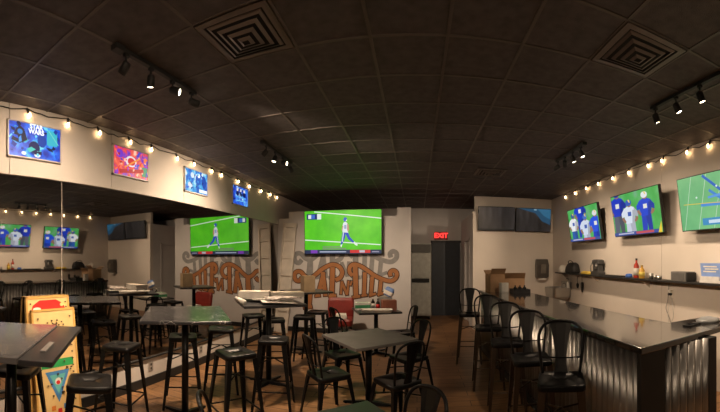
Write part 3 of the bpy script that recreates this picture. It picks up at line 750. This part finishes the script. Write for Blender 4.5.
# far corner: white dome and dark bag
mb = MB(); mb.lathe([(0, 0), (.10, 0), (.105, .03), (.09, .1), (.05, .15), (.02, .165), (0, .167)], 18)
simple('bowl', 'white rounded bowl upside down at the far end of the shelf', 'bowl', mb, mat('white_ceramic', (.72, .68, .6), .4), (XR-.1, 7.36, ZS))
mb = MB(); mb.smooth = True
mb.loft([rsq(.16, .42, .05, 0), rsq(.18, .44, .06, .04), rsq(.17, .42, .06, .12), rsq(.13, .34, .05, .19, cx=.01), rsq(.06, .2, .025, .225, cx=.015)])
t = thing('black_bag', 'slumped black bag on the far part of the shelf', 'bag', (XR-.105, 6.83, ZS)); mb.build('body', BLKM, t)
mb = MB(); mb.tube(catmull([(-.03, -.12, .2), (-.05, -.1, .24), (-.05, .0, .26), (-.05, .1, .24), (-.03, .12, .2)], 5), .009, 7); mb.build('handle', BLK, t)
mb = MB(); mb.smooth = True; mb.loft([rsq(.1, .36, .03, 0), rsq(.12, .38, .04, .02), rsq(.1, .34, .04, .05), rsq(.04, .2, .015, .06)])
simple('cloth', 'folded yellow cloth on the shelf beside the black bag', 'cloth', mb, mat('yellow_cloth', (.72, .5, .08), .8), (XR-.1, 6.17, ZS))
# coffee grinder-like dark appliance
t = thing('appliance', 'dark upright countertop appliance on the shelf between the yellow cloth and the bottles', 'appliance', (XR-.105, 5.72, ZS))
mb = MB(); mb.loft([rsq(.15, .3, .02, 0), rsq(.15, .3, .02, .05), rsq(.11, .22, .02, .08), rsq(.11, .2, .02, .18), rsq(.14, .26, .03, .21), rsq(.14, .24, .03, .27), rsq(.1, .18, .03, .285)]); mb.build('body', mat('charcoal_plastic', (.045, .045, .045), .4), t)
mb = MB(); mb.tube([(-.07, .09, .22), (-.1, .1, .16), (-.09, .1, .06)], .012, 8); mb.build('spout', STEEL, t)
mb = MB(); mb.tube([(-.06, -.06, .21), (-.08, -.06, .12)], .022, 10); mb.build('brew_head', STEEL, t)
mb = MB(); mb.box((-.05, -.28, 0), (.05, .28, .022), bevel=.006)
simple('tray', 'low black tray on the shelf between the dark appliance and the bottle', 'tray', mb, PLAST, (XR-.1, 5.15, ZS))
mb = MB(); mb.smooth = True; mb.loft([rsq(.07, .12, .03, 0), rsq(.08, .13, .035, .02), rsq(.07, .12, .03, .05), rsq(.03, .06, .012, .06)])
simple('cloth', 'small crumpled blue cloth on the shelf left of the bottle', 'cloth', mb, mat('blue_cloth', (.06, .16, .55), .8), (XR-.1, 4.72, ZS))
def bottle(loc, label, h, r, bodym, capm, labm, group):
    t = thing('bottle', label, 'bottle', loc, 0, group)
    mb = MB(); mb.lathe([(0, 0), (r*.95, 0), (r, .01), (r, h*.58), (r*.85, h*.68), (r*.38, h*.78), (r*.34, h*.93), (0, h*.93)], 18); mb.build('glass', bodym, t)
    mb = MB(); mb.lathe([(0, h*.9), (r*.42, h*.9), (r*.42, h), (0, h)], 14); mb.build('cap', capm, t)
    mb = MB(); mb.lathe([(r*1.01, h*.15), (r*1.02, h*.15), (r*1.02, h*.5), (r*1.01, h*.5)], 18); mb.build('bottle_label', labm, t)
bottle((XR-.11, 4.50, ZS), 'red bottle with dark cap on the bar shelf', .30, .042, mat('red_glass', (.45, .05, .03), .15, spec=.6), PLAST, CARDW, 'shelf bottles')
bottle((XR-.1, 4.37, ZS), 'shorter amber bottle beside the red bottle on the bar shelf', .2, .045, mat('amber_glass', (.65, .36, .05), .15, spec=.6), mat('gold_cap', (.5, .35, .1), .4), mat('yellow_label', (.75, .6, .12), .6), 'shelf bottles')
for i, (y, r, h) in enumerate(((4.14, .035, .085), (4.05, .03, .06), (3.95, .04, .05))):
    mb = MB(); mb.lathe([(0, 0), (r*.85, 0), (r, h), (r*.92, h), (r*.78, .006), (0, .006)], 16)
    simple('cup', ('tallest small metal cup, nearest the amber bottle', 'middle small metal cup on the shelf', 'wide low metal cup, right of two others on the shelf')[i], 'cup', mb, STEEL, (XR-.1, y, ZS), group='metal cups on the bar shelf')
t = thing('speaker_box', 'grey rectangular speaker box with black end on the bar shelf', 'speaker', (XR-.1, 3.42, ZS))
mb = MB(); mb.box((-.08, -.10, 0), (.09, .19, .125), bevel=.008); mb.build('body', mat('grey_box', (.15, .145, .14), .6), t)
mb = MB(); mb.box((-.075, -.125, .008), (.085, -.1, .115), bevel=.006); mb.build('end_cap', BLKM, t)
mb = MB(); mb.box((-.084, -.07, .02), (-.078, .16, .105)); mb.build('grille', mat('grille_grey', (.12, .115, .11), .8), t)
t = thing('sign_holder', 'blue printed card standing on a white holder at the right end of the shelf', 'sign', (XR-.1, 2.93, ZS))
M = Matrix.Rotation(math.radians(-8), 4, 'Y')
mb = MB(); mb.box((-.06, -.17, 0), (.05, .17, .03), bevel=.006); mb.box((-.06, -.15, .03), (-.045, .15, .08)); mb.build('holder', mat('white_acrylic', (.75, .74, .72), .3), t)
mb = MB(); mb.m(mat('blue_card', (.26, .40, .78), .4)); mb.box((-.01, -.17, .03), (-.004, .17, .24), M)
mb.m(WHM)
for k, (z, a, c) in enumerate(((.2, -.1, .12), (.17, -.12, .1), (.14, -.08, .13))): mb.box((-.0112, a, z-.008), (-.0095, c, z+.008), M)
mb.build('card', None, t)
mb = MB(); mb.box((-.04, -.12, 0), (.04, .12, .07), bevel=.004)
simple('napkin_pack', 'pack of white paper napkins in front of the blue card', 'napkins', mb, PAPER, (XR-.13, 2.5, ZS))

# outlet, charger and cables below the shelf
t = thing('wall_outlet', 'white outlet with plugged-in adapters under the bar shelf', 'outlet', (XR, 3.80, 1.14))
mb = MB(); mb.box((-.008, -.04, -.06), (0, .04, .06), bevel=.003); mb.build('cover_plate', WHM, t)
mb = MB(); mb.box((-.05, -.02, -.03), (-.008, .03, .0), bevel=.004); mb.build('plug', PLAST, t)
mb = MB(); mb.box((-.05, -.03, .012), (-.008, .02, .05), bevel=.004); mb.build('charger', WHM, t)
for k, (pts, lab, mm) in enumerate((([(0, 0, -.03), (-.01, .02, -.15), (0, .06, -.3), (0, .03, -.42), (0, -.05, -.34), (-.01, -.06, -.2), (0, -.02, -.06)], 'white charging cable looped below the outlet', mat('white_cable', (.6, .58, .55), .5)),
                                    ([(0, .03, .17), (0, .045, .05), (0, .06, -.1), (0, .1, -.22), (0, .02, -.36), (-.01, -.03, -.47)], 'grey cable running from the shelf past the outlet', mat('grey_cable', (.3, .28, .26), .5)))):
    mb = MB(); mb.tube([(-.02+p[0], p[1], p[2]) for p in catmull(pts, 6)], .005, 6)
    simple('power_cord', lab, 'cable', mb, mm, (XR, 3.80, 1.14), group='cables on the bar wall')
for k, (y, z, h, lab) in enumerate(((6.52, 1.15, .2, 'black handheld device hanging under the shelf by its loop'), (6.74, 1.12, .1, 'small bunch of keys hanging under the shelf'))):
    t = thing('hanging_keys' if k else 'handheld_scanner', lab, 'tool' if not k else 'keys', (XR-.03, y, z), 0)
    mb = MB(); mb.tube([(0, 0, .14), (0, .01, .08), (0, 0, 0)], .004, 6); mb.tube([(0, 0, .14), (.03, 0, .14)], .004, 6); mb.build('loop', PLAST, t)
    mb = MB(); mb.loft([rsq(.03, .04, .01, 0), rsq(.04, .075, .012, -.03), rsq(.04, .07, .012, -h*.5), rsq(.025, .035, .01, -h)]); mb.build('body', PLAST, t)

# corner: hand sink, cup, towel dispenser
t = thing('hand_sink', 'grey wall-hung hand sink in the far right corner behind the bar', 'sink', (XR, 7.35, 0), -PI/2)
mb = MB(); mb.smooth = False
mb.loft([rsq(.3, .3, .06, .72, cy=-.2), rsq(.52, .42, .07, .8, cy=-.22), rsq(.56, .44, .06, 1.0, cy=-.22), rsq(.5, .38, .05, 1.0, cy=-.22), rsq(.42, .3, .05, .86, cy=-.22)]); mb.build('basin', STEEL, t)
mb = MB(); mb.box((-.28, -.02, .98), (.28, 0, 1.12)); mb.build('splashback', STEEL, t)
mb = MB(); mb.tube(catmull([(0, -.03, 1.0), (0, -.03, 1.06), (0, -.07, 1.09), (0, -.11, 1.06)], 5), .01, 8); mb.build('tap', GREYP, t)
t = thing('soap_bottle', 'pale soap pump bottle on the rim of the corner sink', 'bottle', (XR-.06, 7.14, 1.0))
mb = MB(); mb.lathe([(0, 0), (.035, 0), (.037, .01), (.037, .12), (.02, .15), (.015, .16), (0, .16)], 14); mb.build('bottle_body', CARDW, t)
mb = MB(); mb.tube([(0, 0, .16), (0, 0, .2), (-.05, 0, .195)], .008, 8); mb.build('pump', PLAST, t)
t = thing('towel_dispenser', 'dark grey paper towel dispenser on the cream kitchen wall', 'dispenser', (2.93, YK, 1.38))
mb = MB(); mb.smooth = False
mb.loft([rsq(.26, .12, .03, -.22, cy=-.06), rsq(.30, .19, .04, -.18, cy=-.1), rsq(.31, .22, .05, .1, cy=-.11), rsq(.28, .16, .04, .24, cy=-.08)]); mb.build('housing', mat('smoke_plastic', (.09, .08, .07), .3), t)
mb = MB(); mb.box((-.06, -.226, -.1), (.06, -.2, .12), bevel=.01); mb.build('window', mat('dispenser_window', (.22, .2, .17), .2), t)
mb = MB(); mb.box((-.1, -.13, -.26), (.1, -.125, -.2)); mb.build('paper_towel', PAPER, t)
# ------------------------------------------------------------------ things on the bar
ZB = 1.062
def carton(label, loc, rot, w, d, h, m=CARD, flaps=True, group='cartons on the bar', name='cardboard_box'):
    t = thing(name, label, 'box', loc, math.radians(rot), group)
    mb = MB()
    for lo, hi in (((-w/2, -d/2, 0), (w/2, -d/2+.005, h)), ((-w/2, d/2-.005, 0), (w/2, d/2, h)), ((-w/2, -d/2, 0), (-w/2+.005, d/2, h)), ((w/2-.005, -d/2, 0), (w/2, d/2, h)), ((-w/2, -d/2, 0), (w/2, d/2, .005))): mb.box(lo, hi)
    if not flaps: mb.box((-w/2, -d/2, h-.004), (w/2, d/2, h))
    mb.build('body', m, t)
    if flaps:
        for s, ang in ((1, 60), (-1, 35)):
            M = Matrix.Translation((0, s*d/2, h)) @ Matrix.Rotation(math.radians(-s*ang), 4, 'X')
            f = MB(); f.box((-w/2, -.002, 0), (w/2, .002, d*.45), M); f.build('flap', m, t)
    else:
        f = MB(); f.box((-w/2-.0005, -.025, h), (w/2+.0005, .025, h+.001)); f.build('tape', mat('packing_tape', (.45, .33, .2), .3), t)
    return t
carton('tall open cardboard box at the far end of the bar, left of the wide carton', (1.33, 6.05, ZB), 8, .26, .26, .30)
carton('wide open cardboard carton at the far end of the bar, behind the white carton', (1.69, 6.16, ZB), -6, .36, .26, .22)
carton('small white carton on the bar in front of the cardboard boxes', (1.43, 5.82, ZB), 12, .13, .10, .16, CARDW, False)
t = thing('bottle_tray', 'low black tray with dark fittings on the bar beside the cartons', 'tray', (1.68, 5.72, ZB), 0)
mb = MB(); mb.box((-.14, -.14, 0), (.14, .14, .012)); mb.box((-.14, -.14, .012), (-.13, .14, .06)); mb.box((.13, -.14, .012), (.14, .14, .06)); mb.box((-.13, .13, .012), (.13, .14, .06)); mb.box((-.13, -.14, .012), (.13, -.13, .06)); mb.build('tray_body', PLAST, t)
for i in range(3):
    mb = MB(); mb.lathe([(0, .012), (.03, .012), (.03, .08), (.012, .1), (.012, .12), (0, .12)], 12, c=(-.08+.08*i, 0, 0)); mb.build('fitting', BLK, t)
t = thing('card_reader', 'small black tablet-like device lying on the near bar return', 'device', (2.05, 2.14, ZB), math.radians(15))
mb = MB(); mb.box((-.09, -.035, 0), (.09, .035, .016), bevel=.005); mb.build('body', PLAST, t)
mb = MB(); mb.box((-.08, -.028, .016), (.03, .028, .0175)); mb.build('display', mat('dark_glass', (.01, .01, .012), .08), t)
mb = MB(); mb.smooth = True; rnd = random.Random(5)
loops = []
for z, s in ((0, 1), (.014, 1.05), (.028, .8), (.036, .35)):
    loops.append([(s*(.11+.02*rnd.random())*math.cos(2*PI*k/18), s*(.07+.02*rnd.random())*math.sin(2*PI*k/18), z+.012*rnd.random()*(z > 0)) for k in range(18)])
mb.loft(loops)
simple('plastic_bag', 'crumpled clear plastic bag on the near bar return, at the right edge', 'bag', mb, mat('clear_plastic', (.85, .87, .9), .3, trans=.7), (2.26, 2.16, ZB))

# ------------------------------------------------------------------ things on the high tables
ZT = 1.06
def paper_sheet(label, loc, rot, w, d, n, name='newspaper', amp=.015, group='papers on the high table', m=PAPER, th=.012):
    rnd = random.Random(sum(map(ord, label))); ph = rnd.random()*6
    mb = MB(); mb.smooth = True; N = 10
    f = lambda u, v: .012+amp*(math.sin(u*4+ph)+math.sin(v*3+u*2+ph))*.5 + amp
    T = [[mb.v(((i/N-.5)*w, (j/N-.5)*d, f(i/N, j/N)+th)) for j in range(N+1)] for i in range(N+1)]
    B = [[mb.v(((i/N-.5)*w, (j/N-.5)*d, f(i/N, j/N)*.0 if (i in (0, N) or j in (0, N)) and False else f(i/N, j/N))) for j in range(N+1)] for i in range(N+1)]
    for i in range(N):
        for j in range(N):
            mb.face([T[i][j], T[i+1][j], T[i+1][j+1], T[i][j+1]]); mb.face([B[i][j], B[i][j+1], B[i+1][j+1], B[i+1][j]])
    for i in range(N):
        mb.face([T[i][0], B[i][0], B[i+1][0], T[i+1][0]]); mb.face([T[i][N], T[i+1][N], B[i+1][N], B[i][N]])
        mb.face([T[0][i], T[0][i+1], B[0][i+1], B[0][i]]); mb.face([T[N][i], B[N][i], B[N][i+1], T[N][i+1]])
    return simple(name, label, 'paper', mb, m, loc, rot, group)
paper_sheet('sprawled newspaper at the near edge of the paper-piled table', (-1.67, 4.12, ZT-.012), 30, .42, .3, 1)
paper_sheet('grey newspaper half under the flat white boxes', (-2.0, 4.34, ZT-.012), 55, .4, .34, 1, m=mat('grey_newsprint', (.4, .38, .35), .85, scale=40, var=.4))
carton('flat white box on the left of the paper-piled table', (-2.05, 4.23, ZT+.052), 20, .4, .2, .085, CARDW, False, 'flat boxes on the high table', 'flat_box')
carton('flat cream box on the right of the paper-piled table, higher than the white one', (-1.70, 4.49, ZT+.052), 28, .44, .18, .065, mat('cream_carton', (.6, .56, .48), .7), False, 'flat boxes on the high table', 'flat_box')
mb = MB(); mb.tube([(-.2, 0, .03), (.2, 0, .03)], .03, 12)
simple('paper_roll', 'rolled white paper lying at the left corner of the paper-piled table', 'paper', mb, PAPER, (-2.15, 4.02, ZT), -48)
paper_sheet('open newspaper with dark printed pictures on the front of the piled table', (-1.63, 4.16, ZT+.03), 33, .42, .26, 1, m=mat('printed_news', (.38, .34, .31), .7, scale=16, var=.95), amp=.02)
carton('tan cardboard box standing on the high table before the mural', (-1.84, 5.88, ZT), 35, .2, .2, .27, mat('tan_card', (.40, .29, .17), .8), False, 'boxes near the mural')

# ------------------------------------------------------------------ things on the low table below the mural
ZL = .75
t = thing('serving_tray', 'white rimmed tray at the front of the cluttered low table', 'tray', (-.66, 5.85, ZL), math.radians(5))
mb = MB(); mb.loft([rsq(.48, .2, .03, 0), rsq(.52, .24, .04, .045), rsq(.50, .22, .035, .045), rsq(.465, .185, .03, .008)]); mb.build('tray_body', WHM, t)
GB = mat('green_carton', (.05, .28, .12), .6)
t = thing('carton', 'small white and green carton at the left of the cluttered low table', 'box', (-.93, 6.12, ZL), math.radians(10), 'boxes near the mural')
mb = MB(); mb.m(CARDW); mb.box((-.13, -.09, 0), (.13, .09, .12), bevel=.003); mb.m(GB); mb.box((-.131, -.091, .03), (.131, .091, .085)); mb.box((-.1, -.06, .12), (.1, .06, .121)); mb.build('body', None, t)
mb = MB(); mb.box((-.13, -.02, .1205), (.13, .02, .1215)); mb.build('tape', WHM, t)
carton('reddish brown carton at the right of the cluttered low table', (-.48, 6.12, ZL), 14, .24, .2, .17, mat('red_carton', (.30, .10, .06), .7), False, 'boxes near the mural')
carton('grey carton under the blue and white pack on the cluttered low table', (-.56, 6.32, ZL), 6, .24, .16, .2, mat('grey_carton', (.3, .29, .28), .7), False, 'boxes near the mural')
t = thing('soft_pack', 'blue and white soft pack leaning on top of the grey carton', 'pack', (-.53, 6.30, ZL+.20), math.radians(-10))
M = Matrix.Rotation(math.radians(24), 4, 'Y')
mb = MB(); mb.smooth = True
mb.loft([[M @ Vector(p) for p in l] for l in (rsq(.12, .04, .015, .015), rsq(.16, .09, .03, .04), rsq(.17, .1, .03, .12), rsq(.14, .06, .02, .17), rsq(.12, .03, .01, .18))]); mb.build('body', mat('pack_blue', (.18, .30, .62), .5), t)
mb = MB(); mb.smooth = True
mb.loft([[M @ Vector(p) for p in l] for l in (rsq(.168, .097, .03, .05), rsq(.176, .106, .03, .09), rsq(.172, .102, .03, .118))], False, False); mb.build('white_band', WHM, t)
bottle((-.76, 6.18, ZL), 'dark bottle with white label, left of two on the cluttered low table', .2, .033, mat('dark_glass_bottle', (.03, .025, .02), .15), WHM, WHM, 'bottles on the low table')
bottle((-.67, 6.14, ZL), 'dark bottle with red label, right of two on the cluttered low table', .19, .033, MATS['dark_glass_bottle'], PLAST, RDM, 'bottles on the low table')

# red padded chair with papers on its seat
t = thing('padded_chair', 'red padded low chair in front of the mural, between the stools and the low table', 'chair', (-1.47, 6.78, 0), math.radians(8))
RV = mat('red_vinyl', (.22, .022, .016), .45)
mb = MB(); mb.loft([rsq(.48, .46, .06, .36), rsq(.5, .48, .07, .4), rsq(.5, .48, .07, .46), rsq(.46, .44, .06, .49)]); mb.build('seat', RV, t)
mb = MB(); mb.loft([rsq(.5, .08, .035, .46, cy=.2), rsq(.52, .1, .045, .6, cy=.215), rsq(.52, .1, .045, .80, cy=.245), rsq(.46, .07, .03, .85, cy=.25)]); mb.build('backrest', RV, t)
for sx in (-1, 1):
    for sy in (-1, 1):
        mb = MB(); mb.tube([(sx*.2, sy*.19, .37), (sx*.22, sy*.21, 0)], .018, 8); mb.build('leg', BLK, t)
mb = MB()
for i in range(5): mb.box((-.10+.004*i, -.16, .0+.016*i), (.12-.003*i, .12, .013+.016*i))
simple('paper_stack', 'stack of white printed papers on the red padded chair', 'paper', mb, PAPER, (-1.45, 6.73, .492), 12)

# ------------------------------------------------------------------ back of the room
t = thing('upright_fridge', 'tall pale stainless upright refrigerator at the back, left of the dark door', 'refrigerator', (.11, 9.95, 0))
FR = mat('fridge_steel', (.56, .57, .52), .45, .2)
mb = MB(); mb.box((-.27, -.3, .1), (.27, .38, 2.05), bevel=.01); mb.build('cabinet', FR, t)
mb = MB(); mb.box((-.26, -.34, 1.12), (.26, -.3, 1.78), bevel=.008); mb.build('door', FR, t)
mb = MB(); mb.box((-.26, -.34, .14), (.26, -.3, 1.0), bevel=.008); mb.build('door', FR, t)
mb = MB(); mb.box((-.25, -.36, 1.0), (.22, -.31, 1.1), bevel=.006); mb.build('handle', BLKM, t)
mb = MB(); mb.box((-.26, -.34, 1.8), (.26, -.3, 2.02), bevel=.006); mb.build('grille', mat('fridge_grille', (.14, .14, .13), .5), t)
for sx in (-.22, .22):
    for sy in (-.25, .32):
        mb = MB(); mb.lathe([(0, 0), (.025, 0), (.02, .1), (0, .1)], 10, c=(sx, sy, 0)); mb.build('foot', BLKM, t)
t = thing('exit_sign', 'red lit EXIT sign above the dark back door', 'sign', (.69, YB, 2.30))
mb = MB(); mb.box((-.18, -.06, -.11), (.18, 0, .11), bevel=.006); mb.build('housing', mat('sign_housing', (.12, .02, .02), .5, emit=(1, .02, .02), strength=.05), t)
mb = MB(); mb.m(mat('exit_red', (.1, 0, 0), .5, emit=(1, .035, .03), strength=2.6))
text_into(mb, 'EXIT', .19, lambda x, y: (x, -.064, y), bold=.006)
mb.build('lettering', None, t)

# outlets in the white ledge below the mirror
for y, lab in ((3.42, 'grey outlet in the white band below the mirror, nearer one'), (4.55, 'grey outlet in the white band below the mirror, farther one')):
    t = thing('wall_outlet', lab, 'outlet', (XL, y, .235), 0, 'outlets below the mirror')
    mb = MB(); mb.box((0, -.04, -.06), (.008, .04, .06), bevel=.003); mb.build('cover_plate', mat('outlet_grey', (.34, .31, .28), .5), t)
    for dz in (-.025, .025):
        mb = MB(); mb.box((.008, -.016, dz-.014), (.010, .016, dz+.014)); mb.build('socket', mat('socket_dark', (.05, .045, .04), .5), t)

# tall boards leaning in the corner by the mirror
def lean_panel(label, loc, rot, lean, roll, w, h, gap):
    t = thing('leaning_panel', label, 'panel', loc, math.radians(rot), 'tall wooden panels by the mirror corner')
    M = Matrix.Rotation(math.radians(lean), 4, 'X') @ Matrix.Rotation(math.radians(roll), 4, 'Y')
    PW = mat('pale_board', (.72, .66, .58), .7, scale=4)
    mb = MB(); mb.box((-w/2, .01, 0), (w/2, .03, h), M); mb.build('sheet', PW, t)
    for sx in (-1, 1):
        mb = MB(); mb.box((sx*(w/2-.02)-.02, -.03, 0), (sx*(w/2-.02)+.02, .01, h), M, bevel=.002); mb.build('stile', PW, t)
    for f in gap:
        mb = MB(); mb.box((-w/2+.04, -.022, h*f-.014), (w/2-.04, .01, h*f+.014), M); mb.build('cross_rail', PW, t)
    mb = MB(); mb.box((-w/2-.01, -.03, h-.1), (w/2+.01, .03, h), M); mb.build('head_block', PW, t)
    return t
lean_panel('tall narrow pale panel leaning on the mural wall beside the mirror corner', (-2.945, YM-.27, 0), 0, -5.0, 3.6, .31, 2.44, (.2, .36, .52, .68, .84))

# ------------------------------------------------------------------ world, camera, render look
w = bpy.data.worlds.new('world'); S.world = w; w.use_nodes = True
w.node_tree.nodes['Background'].inputs['Color'].default_value = (.02, .02, .03, 1)
cam = bpy.data.cameras.new('camera'); co = bpy.data.objects.new('camera', cam); COL.objects.link(co)
co.location = (0, 0, 1.6); co.rotation_euler = (PI/2, 0, 0)
cam.type = 'PANO'; cam.panorama_type = 'CENTRAL_CYLINDRICAL'
cam.central_cylindrical_range_u_min = -417/360; cam.central_cylindrical_range_u_max = 303/360
cam.central_cylindrical_range_v_min = -152/360; cam.central_cylindrical_range_v_max = 260/360
cam.central_cylindrical_radius = 1.0
cam.clip_start = .02; cam.clip_end = 100
S.camera = co
vs = S.view_settings; vs.view_transform = 'Standard'; vs.look = 'None'; vs.gamma = 1; vs.use_curve_mapping = False; vs.exposure = 0
try:
    S.cycles.use_denoising = True; S.cycles.max_bounces = 8; S.cycles.sample_clamp_indirect = 6; S.cycles.use_light_tree = True
    S.cycles.caustics_reflective = False; S.cycles.caustics_refractive = False
except Exception: pass
